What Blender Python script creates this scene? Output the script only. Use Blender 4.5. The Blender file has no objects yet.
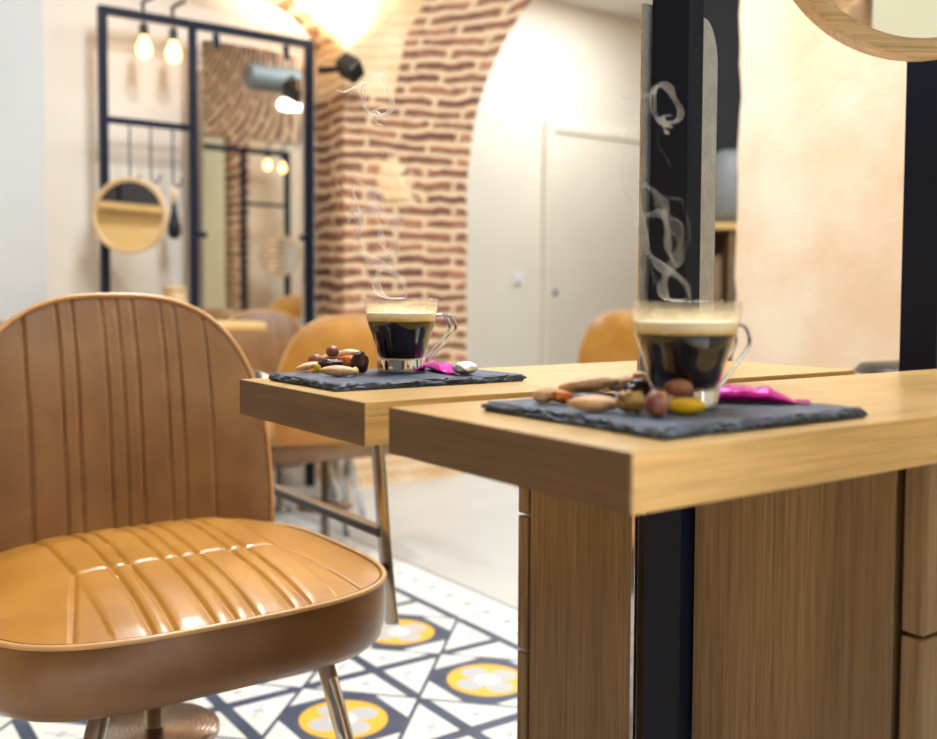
import bpy, bmesh, math, random
from mathutils import Vector, Matrix, noise
S = bpy.context.scene; COL = S.collection
PI = math.pi
# ------------------------------------------------------------------ camera model
F = 978.0; PX, PY = 468.5, 342.0; HC = .835
pitch = math.atan(45/978); roll = .005
th = math.atan((1861-468.5)/F)
Fh = Vector((math.cos(th), math.sin(th), 0)); Rt = Vector((math.sin(th), -math.cos(th), 0)); Up = Vector((0, 0, 1))
fw = Fh*math.cos(pitch)-Up*math.sin(pitch); uu = Fh*math.sin(pitch)+Up*math.cos(pitch)
cr = Rt*math.cos(roll)+uu*math.sin(roll); cu = -Rt*math.sin(roll)+uu*math.cos(roll)
def ray(x, y): return fw+cr*((x-PX)/F)-cu*((y-PY)/F)
def atY(x, y, Y): d = ray(x, y); p = d*(Y/d.y); p.z += HC; return p
def atX(x, y, X): d = ray(x, y); p = d*(X/d.x); p.z += HC; return p
def atZ(x, y, Z): d = ray(x, y); p = d*((Z-HC)/d.z); p.z += HC; return p
def atD(x, y, D): p = ray(x, y)*D; p.z += HC; return p
cam = bpy.data.cameras.new('camera'); co = bpy.data.objects.new('camera', cam); COL.objects.link(co)
M3 = Matrix((cr, cu, -fw)).transposed()
co.matrix_world = Matrix.Translation((0, 0, HC)) @ M3.to_4x4()
cam.sensor_width = 36; cam.lens = F/937*36; cam.sensor_fit = 'HORIZONTAL'
cam.shift_y = -(369.5-PY)/937; cam.clip_start = .05
cam.dof.use_dof = True; cam.dof.focus_distance = .99; cam.dof.aperture_fstop = 4.2
S.camera = co
S.view_settings.view_transform = 'Standard'; S.view_settings.look = 'None'; S.view_settings.gamma = 1
S.view_settings.exposure = 0.08
# ------------------------------------------------------------------ mesh helpers
def obj(name, bm, mat, parent=None, smooth=False, kind=None, recalc=True):
    if recalc: bmesh.ops.recalc_face_normals(bm, faces=bm.faces)
    me = bpy.data.meshes.new(name); bm.to_mesh(me); bm.free()
    if mat: me.materials.append(mat)
    if smooth:
        for p in me.polygons: p.use_smooth = True
    o = bpy.data.objects.new(name, me); COL.objects.link(o)
    if parent: o.parent = parent
    if kind: o['kind'] = kind
    return o
def autosm(o, ang=40):
    for p in o.data.polygons: p.use_smooth = True
    bm = bmesh.new(); bm.from_mesh(o.data)
    for e in bm.edges:
        if len(e.link_faces) == 2 and e.calc_face_angle(0) > math.radians(ang): e.smooth = False
    bm.to_mesh(o.data); bm.free(); return o
def thing(name, label, cat, loc=(0, 0, 0), rz=0, group=None):
    o = bpy.data.objects.new(name, None); COL.objects.link(o); o.empty_display_size = .05
    o.location = loc; o.rotation_euler = (0, 0, rz); o['label'] = label; o['category'] = cat
    if group: o['group'] = group
    return o
def tag(o, label, cat, group=None):
    o['label'] = label; o['category'] = cat
    if group: o['group'] = group
    return o
def dup(root, loc, rz, label, group=None, skip=()):
    def cp(o, par):
        if par is not None and o.name.split('.')[0] in skip: return
        c = o.copy(); COL.objects.link(c); c.parent = par
        for ch in list(o.children): cp(ch, c)
        return c
    r = cp(root, None); r.location = loc; r.rotation_euler = (0, 0, rz); r['label'] = label
    if group: r['group'] = group
    return r
def box(bm, a, b, bev=0, seg=2):
    t = bmesh.new(); bmesh.ops.create_cube(t, size=1)
    a = Vector(a); b = Vector(b); s = b-a
    for v in t.verts: v.co = Vector([a[i]+(v.co[i]+.5)*s[i] for i in range(3)])
    if bev: bmesh.ops.bevel(t, geom=t.edges[:], offset=bev, segments=seg, profile=.5, affect='EDGES')
    merge(bm, t); return bm
def merge(bm, t, mat=None):
    me = bpy.data.meshes.new('tmp'); t.to_mesh(me); t.free()
    if mat is not None: me.transform(mat)
    bm.from_mesh(me); bpy.data.meshes.remove(me)
def B(a, b, bev=0, seg=2): return box(bmesh.new(), a, b, bev, seg)
def prism(bm, pts, z0, z1, bev=0):
    t = bmesh.new(); vs = [t.verts.new((p[0], p[1], z0)) for p in pts]; f = t.faces.new(vs)
    r = bmesh.ops.extrude_face_region(t, geom=[f])
    for v in [g for g in r['geom'] if isinstance(g, bmesh.types.BMVert)]: v.co.z = z1
    if bev: bmesh.ops.bevel(t, geom=t.edges[:], offset=bev, segments=2, profile=.5, affect='EDGES')
    merge(bm, t); return bm
def lathe(bm, prof, n=64, mat=None, close=False):
    t = bmesh.new(); rings = []
    for r, z in prof:
        if r < 1e-6: rings.append([t.verts.new((0, 0, z))])
        else: rings.append([t.verts.new((r*math.cos(2*PI*k/n), r*math.sin(2*PI*k/n), z)) for k in range(n)])
    prs = list(zip(rings, rings[1:]))
    if close: prs.append((rings[-1], rings[0]))
    for a, b in prs:
        for k in range(n):
            k2 = (k+1) % n
            if len(a) == 1 and len(b) == 1: continue
            if len(a) == 1: t.faces.new((a[0], b[k], b[k2]))
            elif len(b) == 1: t.faces.new((a[k], a[k2], b[0]))
            else: t.faces.new((a[k], a[k2], b[k2], b[k]))
    bmesh.ops.recalc_face_normals(t, faces=t.faces)
    merge(bm, t, mat); return bm
def spline(pts, sub=8, closed=False):
    P = [Vector(p) for p in pts]; n = len(P); out = []
    rng = range(n) if closed else range(n-1)
    for i in rng:
        if closed: p0, p1, p2, p3 = P[i-1], P[i], P[(i+1) % n], P[(i+2) % n]
        else: p0, p1, p2, p3 = P[max(i-1, 0)], P[i], P[i+1], P[min(i+2, n-1)]
        for s in range(sub):
            u = s/sub
            out.append(.5*((2*p1)+(p2-p0)*u+(2*p0-5*p1+4*p2-p3)*u*u+(3*p1-p0-3*p2+p3)*u**3))
    if not closed: out.append(P[-1])
    return out
def tube(bm, pts, r, n=12, closed=False, rad=None, flat=None, side=None):
    """sweep a round (or elliptical, flat=(a,b)) section along pts"""
    P = [Vector(p) for p in pts]; m = len(P); rings = []; t = bmesh.new(); prev = None
    for i, p in enumerate(P):
        if closed: d = (P[(i+1) % m]-P[i-1]).normalized()
        else: d = (P[min(i+1, m-1)]-P[max(i-1, 0)]).normalized()
        if side is not None: a = Vector(side)
        elif prev is None: a = Vector((0, 0, 1)) if abs(d.z) < .9 else Vector((1, 0, 0))
        else: a = prev
        a = (a-d*a.dot(d)).normalized(); prev = a; b = d.cross(a)
        rr = rad[i] if rad else r
        ra, rb = (flat[0]*rr, flat[1]*rr) if flat else (rr, rr)
        rings.append([t.verts.new(p+a*ra*math.cos(2*PI*k/n)+b*rb*math.sin(2*PI*k/n)) for k in range(n)])
    prs = list(zip(rings, rings[1:]))
    if closed: prs.append((rings[-1], rings[0]))
    for x, y in prs:
        for k in range(n): t.faces.new((x[k], x[(k+1) % n], y[(k+1) % n], y[k]))
    if not closed: t.faces.new(rings[0]); t.faces.new(rings[-1][::-1])
    bmesh.ops.recalc_face_normals(t, faces=t.faces)
    merge(bm, t); return bm
def blob(bm, loc, size, rot=(0, 0, 0), seed=0, amp=.12, flat=False, sub=3, freq=1.6):
    t = bmesh.new(); bmesh.ops.create_icosphere(t, subdivisions=sub, radius=1)
    for v in t.verts:
        n = noise.noise(v.co*freq+Vector((seed*7.3, seed*1.7, seed)))
        v.co *= 1+amp*n
    from mathutils import Euler
    m = Matrix.Translation(loc) @ Euler(rot).to_matrix().to_4x4() @ Matrix.Diagonal((size[0], size[1], size[2], 1))
    merge(bm, t, m); return bm
# ------------------------------------------------------------------ material helpers
def rgb(r, g, b):
    def l(c):
        c /= 255; return c/12.92 if c < .04045 else ((c+.055)/1.055)**2.4
    return (l(r), l(g), l(b), 1)
class N:
    def __init__(s, name):
        s.m = bpy.data.materials.new(name); s.m.use_nodes = True; s.t = s.m.node_tree; s.n = s.t.nodes; s.n.clear()
        s.out = s.n.new('ShaderNodeOutputMaterial')
    def L(s, a, b): s.t.links.new(a, b)
    def new(s, typ, **k):
        q = s.n.new(typ)
        for a, v in k.items(): setattr(q, a, v)
        return q
    def math(s, op, a, b=None, c=None, clamp=False):
        q = s.n.new('ShaderNodeMath'); q.operation = op; q.use_clamp = clamp
        for i, v in enumerate((a, b, c)):
            if v is None: continue
            if isinstance(v, (int, float)): q.inputs[i].default_value = v
            else: s.L(v, q.inputs[i])
        return q.outputs[0]
    def mix(s, f, a, b):
        q = s.n.new('ShaderNodeMix'); q.data_type = 'RGBA'
        for sock, v in ((q.inputs[0], f), (q.inputs[6], a), (q.inputs[7], b)):
            if isinstance(v, (int, float)): sock.default_value = v
            elif isinstance(v, tuple): sock.default_value = v
            else: s.L(v, sock)
        return q.outputs[2]
    def coords(s, kind='Object', scale=(1, 1, 1), rot=(0, 0, 0)):
        if kind == 'World': o = s.new('ShaderNodeNewGeometry').outputs['Position']
        else: o = s.new('ShaderNodeTexCoord').outputs[kind]
        mp = s.new('ShaderNodeMapping'); mp.inputs['Scale'].default_value = scale; mp.inputs['Rotation'].default_value = rot
        s.L(o, mp.inputs[0]); return mp.outputs[0]
    def noise(s, co, scale, detail=4, rough=.5, dist=0):
        q = s.new('ShaderNodeTexNoise'); q.inputs['Scale'].default_value = scale; q.inputs['Detail'].default_value = detail
        q.inputs['Roughness'].default_value = rough; q.inputs['Distortion'].default_value = dist; s.L(co, q.inputs['Vector']); return q.outputs[0]
    def ramp(s, f, stops):
        q = s.new('ShaderNodeValToRGB'); e = q.color_ramp.elements
        while len(e) > 1: e.remove(e[-1])
        e[0].position, e[0].color = stops[0]
        for p, c in stops[1:]:
            x = e.new(p); x.color = c
        s.L(f, q.inputs[0]); return q.outputs[0]
    def bsdf(s, col, rough=.5, metal=0, bump=None, bstr=.2, bdist=.01, **k):
        q = s.new('ShaderNodeBsdfPrincipled')
        for nm, v in dict({'Base Color': col, 'Roughness': rough, 'Metallic': metal}, **k).items():
            if isinstance(v, (int, float, tuple)): q.inputs[nm].default_value = v
            else: s.L(v, q.inputs[nm])
        if bump is not None:
            b = s.new('ShaderNodeBump'); b.inputs['Strength'].default_value = bstr; b.inputs['Distance'].default_value = bdist
            s.L(bump, b.inputs['Height']); s.L(b.outputs[0], q.inputs['Normal'])
        s.L(q.outputs[0], s.out.inputs[0]); return s.m
def plain(name, c, rough=.5, metal=0, nscale=40, namt=.08, **k):
    n = N(name); f = n.noise(n.coords(), nscale, 3)
    d = tuple(x*(1-namt*2) for x in c[:3])+(1,)
    return n.bsdf(n.mix(f, d, c), rough, metal, bump=f, bstr=.05, **k)
def wood(name, c1, c2, c3, axis='X', rough=.4, scale=1.0):
    n = N(name)
    sc = {'X': (1.2, 22, 22), 'Y': (22, 1.2, 22), 'Z': (13, 13, .9)}[axis]
    sc = tuple(v*scale for v in sc)
    def stretch(v, v2):
        a_ = n.coords('Object', v)
        if axis != 'X': return a_
        nn = n.new('ShaderNodeSeparateXYZ'); n.L(n.new('ShaderNodeTexCoord').outputs['Normal'], nn.inputs[0])
        f = n.math('GREATER_THAN', n.math('ABSOLUTE', nn.outputs[0]), .6)
        mx = n.new('ShaderNodeMix'); mx.data_type = 'VECTOR'; n.L(f, mx.inputs[0]); n.L(a_, mx.inputs[4]); n.L(n.coords('Object', v2), mx.inputs[5]); return mx.outputs[1]
    big = n.noise(stretch(sc, (sc[1], sc[0], sc[2])), 1.0, 3, .55, .4)
    sf = {'X': (8, 260, 260), 'Y': (260, 8, 260), 'Z': (260, 260, 8)}[axis]
    fine = n.noise(stretch(sf, (260, 8, 260)), 1.0, 4, .7)
    a = n.ramp(big, [(.3, c1), (.5, c2), (.7, c3)])
    b = n.mix(n.math('MULTIPLY', n.math('SUBTRACT', .62, fine, clamp=True), 2.4, clamp=True), a, tuple(v*.55 for v in c1[:3])+(1,))
    return n.bsdf(b, rough, 0, bump=fine, bstr=.12, bdist=.002)
oak = (rgb(218, 176, 110), rgb(226, 186, 120), rgb(232, 196, 134))
M = {}
M['oak_x'] = wood('oak_along_x', *oak, 'X', .28)
M['oak_y'] = wood('oak_along_y', *oak, 'Y', .28)
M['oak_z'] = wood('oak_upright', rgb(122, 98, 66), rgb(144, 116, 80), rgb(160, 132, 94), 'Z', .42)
M['edge'] = wood('oak_end_shaded', rgb(98, 72, 50), rgb(116, 86, 60), rgb(132, 100, 72), 'Y', .42)  # oak darkened to paint shade on the left-facing tabletop ends
M['oak_ring'] = wood('oak_ring', rgb(226, 192, 144), rgb(236, 206, 160), rgb(242, 216, 176), 'X', .4, .5)
M['black'] = plain('dark_blue_black_steel', rgb(22, 32, 54), .45, 0, 60, **{'Specular IOR Level': .18})
M['blackm'] = plain('black_plastic', rgb(20, 21, 26), .35)
M['rail'] = plain('dark_rail', rgb(52, 44, 42), .3)
M['chrome'] = plain('chrome', rgb(215, 218, 222), .1, 1.0, 5, .02)
M['steel'] = plain('brushed_steel', rgb(190, 188, 182), .25, 1.0, 5, .04)
def disc_metal():
    n = N('spun_copper_steel'); g = n.new('ShaderNodeTexCoord').outputs['Object']
    sp = n.new('ShaderNodeSeparateXYZ'); n.L(g, sp.inputs[0])
    r = n.math('SQRT', n.math('ADD', n.math('POWER', sp.outputs[0], 2), n.math('POWER', sp.outputs[1], 2)))
    w = n.math('SINE', n.math('MULTIPLY', r, 900))
    return n.bsdf(rgb(176, 158, 146), .22, 1, bump=w, bstr=.25, bdist=.001)
M['disc'] = disc_metal()
def leather(name='tan_leather', base=rgb(190, 134, 50), dark=rgb(168, 112, 36)):
    n = N(name); c = n.coords('Object')
    big = n.noise(c, 7, 4, .6); fine = n.noise(c, 420, 3, .6)
    vor = n.new('ShaderNodeTexVoronoi'); vor.inputs['Scale'].default_value = 330; n.L(c, vor.inputs['Vector'])
    h = n.math('ADD', n.math('MULTIPLY', fine, .5), vor.outputs['Distance'])
    col = n.ramp(big, [(.35, dark), (.65, base)])
    return n.bsdf(col, n.math('ADD', .3, n.math('MULTIPLY', big, .14)), 0, bump=h, bstr=.10, bdist=.0015, **{'Specular IOR Level': .55, 'Coat Weight': .6, 'Coat Roughness': .26})
M['leather'] = leather(); M['leather_shaded'] = leather('tan_leather_shaded', rgb(138, 98, 56), rgb(116, 78, 42))  # second one is the same leather, darkened to carry shade on back and sides
M['piping'] = leather('cream_piping', rgb(222, 176, 118), rgb(205, 156, 98))
def slate():
    n = N('slate'); c = n.coords('Object')
    a = n.noise(c, 30, 6, .65, .6); b = n.noise(c, 160, 5, .7)
    col = n.ramp(a, [(.3, rgb(44, 54, 72)), (.55, rgb(70, 84, 106)), (.75, rgb(110, 126, 148))])
    return n.bsdf(col, n.math('ADD', .34, n.math('MULTIPLY', b, .3)), 0, bump=n.math('ADD', a, n.math('MULTIPLY', b, .5)), bstr=.7, bdist=.004)
M['slate'] = slate()
def glass(name='clear_glass', col=(1, 1, 1, 1), rough=0.0):
    n = N(name); tr = n.new('ShaderNodeBsdfTransparent'); tr.inputs[0].default_value = (.985, .985, .98, 1)
    g = n.new('ShaderNodeBsdfGlossy'); g.inputs['Roughness'].default_value = .02; g.inputs[0].default_value = (1, 1, 1, 1)
    fr = n.new('ShaderNodeLayerWeight'); m = n.new('ShaderNodeMixShader'); ff_ = n.math('ADD', .04, n.math('MULTIPLY', n.math('POWER', fr.outputs['Facing'], 4), .8))
    fr.inputs[0].default_value = .5; n.L(ff_, m.inputs[0]); n.L(tr.outputs[0], m.inputs[1]); n.L(g.outputs[0], m.inputs[2]); n.L(m.outputs[0], n.out.inputs[0]); return n.m
M['glass'] = glass()
def coffee():
    n = N('black_coffee'); f = n.noise(n.coords(), 30, 3)
    return n.bsdf(n.mix(f, rgb(20, 10, 8), rgb(30, 15, 10)), .12, 0, **{'Specular IOR Level': .3})
M['coffee'] = coffee()
def crema():
    n = N('crema'); c = n.coords(); a = n.noise(c, 90, 5, .7); b = n.noise(c, 500, 3)
    sp = n.new('ShaderNodeSeparateXYZ'); n.L(n.new('ShaderNodeTexCoord').outputs['Object'], sp.inputs[0])
    g = n.math('MULTIPLY', n.math('SUBTRACT', sp.outputs[2], .0485), 120, clamp=True)
    g = n.math('ADD', g, n.math('MULTIPLY', n.math('SUBTRACT', a, .5), .8), clamp=True)
    col = n.ramp(g, [(0, rgb(226, 160, 66)), (.3, rgb(250, 220, 146)), (.75, rgb(255, 246, 214))])
    return n.bsdf(col, .6, 0, bump=b, bstr=.3, bdist=.001)
M['crema'] = crema()
def residue():
    n = N('foam_film'); c = n.coords(); a = n.noise(c, 60, 5, .7)
    tr = n.new('ShaderNodeBsdfTransparent'); d0 = n.new('ShaderNodeBsdfDiffuse'); d0.inputs[0].default_value = rgb(250, 240, 208); d1 = n.new('ShaderNodeBsdfTranslucent'); d1.inputs[0].default_value = rgb(250, 240, 208); d = n.new('ShaderNodeAddShader'); n.L(d0.outputs[0], d.inputs[0]); n.L(d1.outputs[0], d.inputs[1])
    sp = n.new('ShaderNodeSeparateXYZ'); n.L(n.new('ShaderNodeTexCoord').outputs['Object'], sp.inputs[0])
    g = n.math('SUBTRACT', 1, n.math('MULTIPLY', n.math('SUBTRACT', sp.outputs[2], .058), 95), clamp=True)
    f = n.math('MULTIPLY', n.math('ADD', n.math('MULTIPLY', a, .7), .05), n.math('ADD', n.math('MULTIPLY', g, .9), .18), clamp=True)
    m = n.new('ShaderNodeMixShader'); n.L(f, m.inputs[0]); n.L(tr.outputs[0], m.inputs[1]); n.L(d.outputs[0], m.inputs[2]); n.L(m.outputs[0], n.out.inputs[0]); return n.m
M['film'] = residue()
def mirror():
    n = N('mirror_glass'); f = n.noise(n.coords(), 3, 2)
    return n.bsdf(n.mix(f, (.9, .92, .9, 1), (.93, .94, .92, 1)), .015, 1)
M['mirror'] = mirror()
def emit(name, c, s):
    n = N(name); e = n.new('ShaderNodeEmission'); e.inputs[0].default_value = c; e.inputs[1].default_value = s; n.L(e.outputs[0], n.out.inputs[0]); return n.m
M['bulb'] = emit('warm_bulb', (1, .6, .25, 1), 4.5); M['lampw'] = emit('white_lamp', (1, .93, .8, 1), 6)
def plaster(name, c1, c2, scale=3, bs=.1, rough=.8):
    n = N(name); c = n.coords('World'); a = n.noise(c, scale, 6, .6); b = n.noise(c, 40, 4)
    return n.bsdf(n.ramp(a, [(.35, c1), (.65, c2)]), rough, 0, bump=n.math('ADD', a, n.math('MULTIPLY', b, .3)), bstr=bs, bdist=.02)
M['wall'] = plaster('cream_plaster', rgb(226, 220, 212), rgb(232, 227, 219), 2, .05)
M['doorwall'] = plaster('pale_ivory_paint', rgb(229, 221, 204), rgb(233, 226, 210), 2, .03)
M['door'] = plaster('pale_door_paint', rgb(231, 222, 204), rgb(235, 228, 212), 2, .02, .5)
M['greypanel'] = plaster('cool_grey_paint', rgb(204, 211, 217), rgb(210, 217, 222), 2, .03)
M['ceiling'] = plaster('white_ceiling', rgb(236, 232, 224), rgb(240, 237, 230), 2, .03)
M['sandy'] = plaster('sandy_lime_plaster', rgb(238, 206, 170), rgb(247, 230, 206), 3.6, .2)
M['darkroom'] = plaster('dark_wall_paint', rgb(20, 21, 27), rgb(26, 27, 33), 2, .03)
def brick(name, mode, p=(0, 0, 0)):
    """mode 'pillar': courses in z, plaster outside the arch ring; 'vault': courses around a barrel"""
    n = N(name); g = n.new('ShaderNodeNewGeometry').outputs['Position']; sp = n.new('ShaderNodeSeparateXYZ'); n.L(g, sp.inputs[0])
    X, Y, Z = sp.outputs
    cb = n.new('ShaderNodeCombineXYZ')
    wob = n.noise(g, 1.6, 3)
    if mode == 'pillar':
        cx, cz = p[0], p[1]
        dx = n.math('SUBTRACT', X, cx); dz = n.math('MAXIMUM', n.math('SUBTRACT', Z, cz), 0)
        r = n.math('SQRT', n.math('ADD', n.math('POWER', dx, 2), n.math('POWER', dz, 2)))
        ang = n.math('ARCTAN2', dz, n.math('ABSOLUTE', dx))
        # course coordinate: z below the springing, angle*radius above it
        v = n.math('ADD', Z, n.math('MULTIPLY', n.math('POWER', dz, 2), n.math('MULTIPLY', n.math('SUBTRACT', 2.6, X), .38)))
        u = n.math('ADD', n.math('MULTIPLY', r, -1), Y)
        n.L(n.math('ADD', u, 10), cb.inputs[0])
        n.L(n.math('ADD', n.math('ADD', v, 3), n.math('ADD', n.math('MULTIPLY', wob, .06), n.math('MULTIPLY', n.noise(g, 7, 3), .055))), cb.inputs[1])
        mask = n.math('MULTIPLY', n.math('GREATER_THAN', n.math('ADD', r, n.math('MULTIPLY', wob, .12)), p[2]), n.math('GREATER_THAN', n.math('ADD', Z, n.math('MULTIPLY', wob, .2)), p[3]))
        # a bare render patch on the pier
        pd = n.math('SQRT', n.math('ADD', n.math('POWER', n.math('DIVIDE', n.math('SUBTRACT', X, 2.23), .14), 2), n.math('POWER', n.math('DIVIDE', n.math('SUBTRACT', Z, 1.33), .2), 2)))
        patch = n.math('LESS_THAN', n.math('ADD', pd, n.math('MULTIPLY', n.noise(g, 9, 4, .7), 2.8)), 2.1) if len(p) < 5 else n.math('MULTIPLY', 0, 0)
        low = n.math('LESS_THAN', n.math('ADD', Z, n.math('MULTIPLY', wob, .4)), .72) if len(p) < 5 else n.math('MULTIPLY', 0, 0)
        mask = n.math('MAXIMUM', mask, n.math('MAXIMUM', patch, low))
    else:
        cx, cz = p[0], p[1]
        ang = n.math('ARCTAN2', n.math('SUBTRACT', Z, cz), n.math('SUBTRACT', X, cx))
        n.L(n.math('ADD', Y, 10), cb.inputs[0]); n.L(n.math('ADD', n.math('MULTIPLY', ang, p[2]), 5+.0), cb.inputs[1])
        mask = n.math('GREATER_THAN', n.noise(g, 3.2, 4), .56)
    bt = n.new('ShaderNodeTexBrick'); bt.offset = .5
    for k, v in {'Scale': 1, 'Mortar Size': .019, 'Mortar Smooth': .9, 'Bias': 0, 'Brick Width': .31, 'Row Height': .056}.items(): bt.inputs[k].default_value = v
    bt.inputs['Color1'].default_value = rgb(122, 74, 60); bt.inputs['Color2'].default_value = rgb(188, 130, 98); bt.inputs['Mortar'].default_value = rgb(232, 200, 160)
    n.L(cb.outputs[0], bt.inputs[0])
    nb = n.noise(g, 22, 4, .6)
    col = n.mix(n.math('MULTIPLY', n.math('GREATER_THAN', nb, .54), .6), bt.outputs[0], rgb(100, 62, 56))
    col = n.mix(bt.outputs['Fac'], col, rgb(234, 204, 166))
    pl = n.ramp(n.noise(g, 5, 5), [(.35, rgb(226, 188, 140)), (.65, rgb(242, 218, 178))])
    col = n.mix(mask, col, pl)
    h = n.math('ADD', n.math('SUBTRACT', 1, bt.outputs['Fac']), n.math('MULTIPLY', nb, .6))
    h = n.math('MULTIPLY', h, n.math('SUBTRACT', 1, n.math('MULTIPLY', mask, .7)))
    return n.bsdf(col, .85, 0, bump=h, bstr=.8, bdist=.015)
# ------------------------------------------------------------------ floor
def floor_mat():
    n = N('cement_tile_and_screed_floor'); g = n.new('ShaderNodeNewGeometry').outputs['Position']; sp = n.new('ShaderNodeSeparateXYZ'); n.L(g, sp.inputs[0])
    X, Y = sp.outputs[0], sp.outputs[1]
    P = .372
    def cell(c, o): return n.math('SUBTRACT', n.math('FRACT', n.math('ADD', n.math('DIVIDE', n.math('SUBTRACT', c, o), P), 50.0)), .5)
    u = n.math('SUBTRACT', n.math('FRACT', n.math('ADD', n.math('DIVIDE', n.math('SUBTRACT', X, 1.420), .352), 50.0)), .5); v = cell(Y, 1.880)
    a = n.math('ABSOLUTE', u); b = n.math('ABSOLUTE', v); mx = n.math('MAXIMUM', a, b); mn = n.math('MINIMUM', a, b); d = n.math('ADD', a, b)
    r = n.math('SQRT', n.math('ADD', n.math('POWER', u, 2), n.math('POWER', v, 2)))
    white = n.ramp(n.noise(g, 9, 4), [(.3, rgb(226, 225, 218)), (.7, rgb(236, 235, 230))])
    dark = n.ramp(n.noise(g, 14, 4), [(.3, rgb(54, 68, 90)), (.7, rgb(72, 86, 108))])
    grey = rgb(188, 190, 192); yel = rgb(240, 184, 66)
    col = dark
    def lay(col, f, c): return n.mix(f, col, c)
    G = lambda x, y: n.math('GREATER_THAN', x, y)
    Ls = lambda x, y: n.math('LESS_THAN', x, y)
    def AND(*f):
        o = f[0]
        for q in f[1:]: o = n.math('MULTIPLY', o, q)
        return o
    tri = AND(G(d, .522), Ls(mx, .46)); col = lay(col, tri, white)
    e = n.math('ABSOLUTE', n.math('SUBTRACT', d, .70)); col = lay(col, AND(Ls(e, .012), Ls(mx, .42)), grey)
    col = lay(col, AND(Ls(e, .05), Ls(n.math('ABSOLUTE', n.math('SUBTRACT', a, b)), .03), Ls(mx, .4)), grey)
    bit = AND(Ls(d, .485), G(mx, .31), G(r, .27)); col = lay(col, bit, white)
    col = lay(col, Ls(r, .245), yel)
    def lobe(cx, cy):
        q = n.math('SQRT', n.math('ADD', n.math('POWER', n.math('SUBTRACT', a, cx), 2), n.math('POWER', n.math('SUBTRACT', b, cy), 2))); return Ls(q, .083)
    pet = n.math('MAXIMUM', lobe(.125, 0), lobe(0, .125)); col = lay(col, pet, grey)
    col = lay(col, Ls(r, .075), white)
    # border strip
    bd = G(X, 1.433); col = lay(col, bd, white)
    vb = n.math('SUBTRACT', n.math('FRACT', n.math('ADD', n.math('DIVIDE', Y, .089), 20.3)), .5)
    for off, w, hh in ((0, .014, .12), (.036, .012, .07), (-.036, .012, .07)):
        f = AND(Ls(n.math('ABSOLUTE', n.math('SUBTRACT', X, 1.513+off)), w), Ls(n.math('ABSOLUTE', vb), hh)); col = lay(col, f, rgb(150, 152, 158))
    ct = G(X, 1.588)
    col = lay(col, AND(ct, Ls(X, 1.597)), rgb(70, 68, 66))
    con = n.ramp(n.noise(g, 1.3, 6, .6), [(.3, rgb(188, 186, 182)), (.7, rgb(204, 202, 197))])
    con_f = G(X, 1.597); col = lay(col, con_f, con)
    h = n.noise(g, 60, 3)
    return n.bsdf(col, n.math('ADD', .28, n.math('MULTIPLY', n.noise(g, 5, 3), .15)), 0, bump=h, bstr=.05, bdist=.003)
def struct(name, bm, m): return obj(name, bm, m, kind='structure')
XL, YR, XR = -1.35, -3.2, 6.4
YW = 4.03; YD = 5.5; ZC = 2.97
struct('floor', B((XL, YR, -.1), (XR, YD+.2, 0)), floor_mat())
struct('ceiling', B((XL, YR, ZC), (XR, YD+.2, ZC+.1)), M['ceiling'])
struct('wall_left_bounce_block', B((XL-.12, YR, 0), (XL, YW+.1, ZC)), plaster('bounce_block_dark', rgb(58, 54, 52), rgb(66, 61, 58), 2, .03))  # unseen wall set close and dark to cut bounce light from the left
struct('wall_right', B((XR, YR, 0), (XR+.12, YD+.2, ZC)), M['darkroom'])
struct('wall_back', B((XL, YW, 0), (1.98, YW+.12, ZC)), M['wall'])
pl = atY(47, 290, YW-.05)
struct('wall_back_panel', B((XL, YW-.05, 0), (pl.x, YW-.002, ZC), .003), M['greypanel'])
struct('wall_passage', B((2.0, YD, 0), (XR, YD+.12, ZC)), M['doorwall'])
# rear wall with two tall shop windows (daylight)
WZ0, WZ1 = .5, 2.5
wb = bmesh.new()
wins = [(1.35, 3.1)]
xs = [XL]+[v for w in wins for v in w]+[XR]
for i in range(0, len(xs), 2): box(wb, (xs[i], YR-.12, 0), (xs[i+1], YR, ZC))
for w in wins:
    box(wb, (w[0], YR-.12, 0), (w[1], YR, WZ0)); box(wb, (w[0], YR-.12, WZ1), (w[1], YR, ZC))
struct('wall_rear', wb, plaster('charcoal_plaster', rgb(70, 66, 64), rgb(80, 76, 72), 2, .03))
for i, w in enumerate(wins):
    t = bmesh.new(); xm = (w[0]+w[1])/2
    for a, b in (((w[0], WZ0), (w[0]+.06, WZ1)), ((w[1]-.06, WZ0), (w[1], WZ1)), ((xm-.03, WZ0), (xm+.03, WZ1)), ((w[0], WZ0), (w[1], WZ0+.06)), ((w[0], WZ1-.06), (w[1], WZ1))):
        box(t, (a[0], YR-.09, a[1]), (b[0], YR-.03, b[1]))
    struct('window_%d' % (i+1), t, M['black'])
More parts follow.
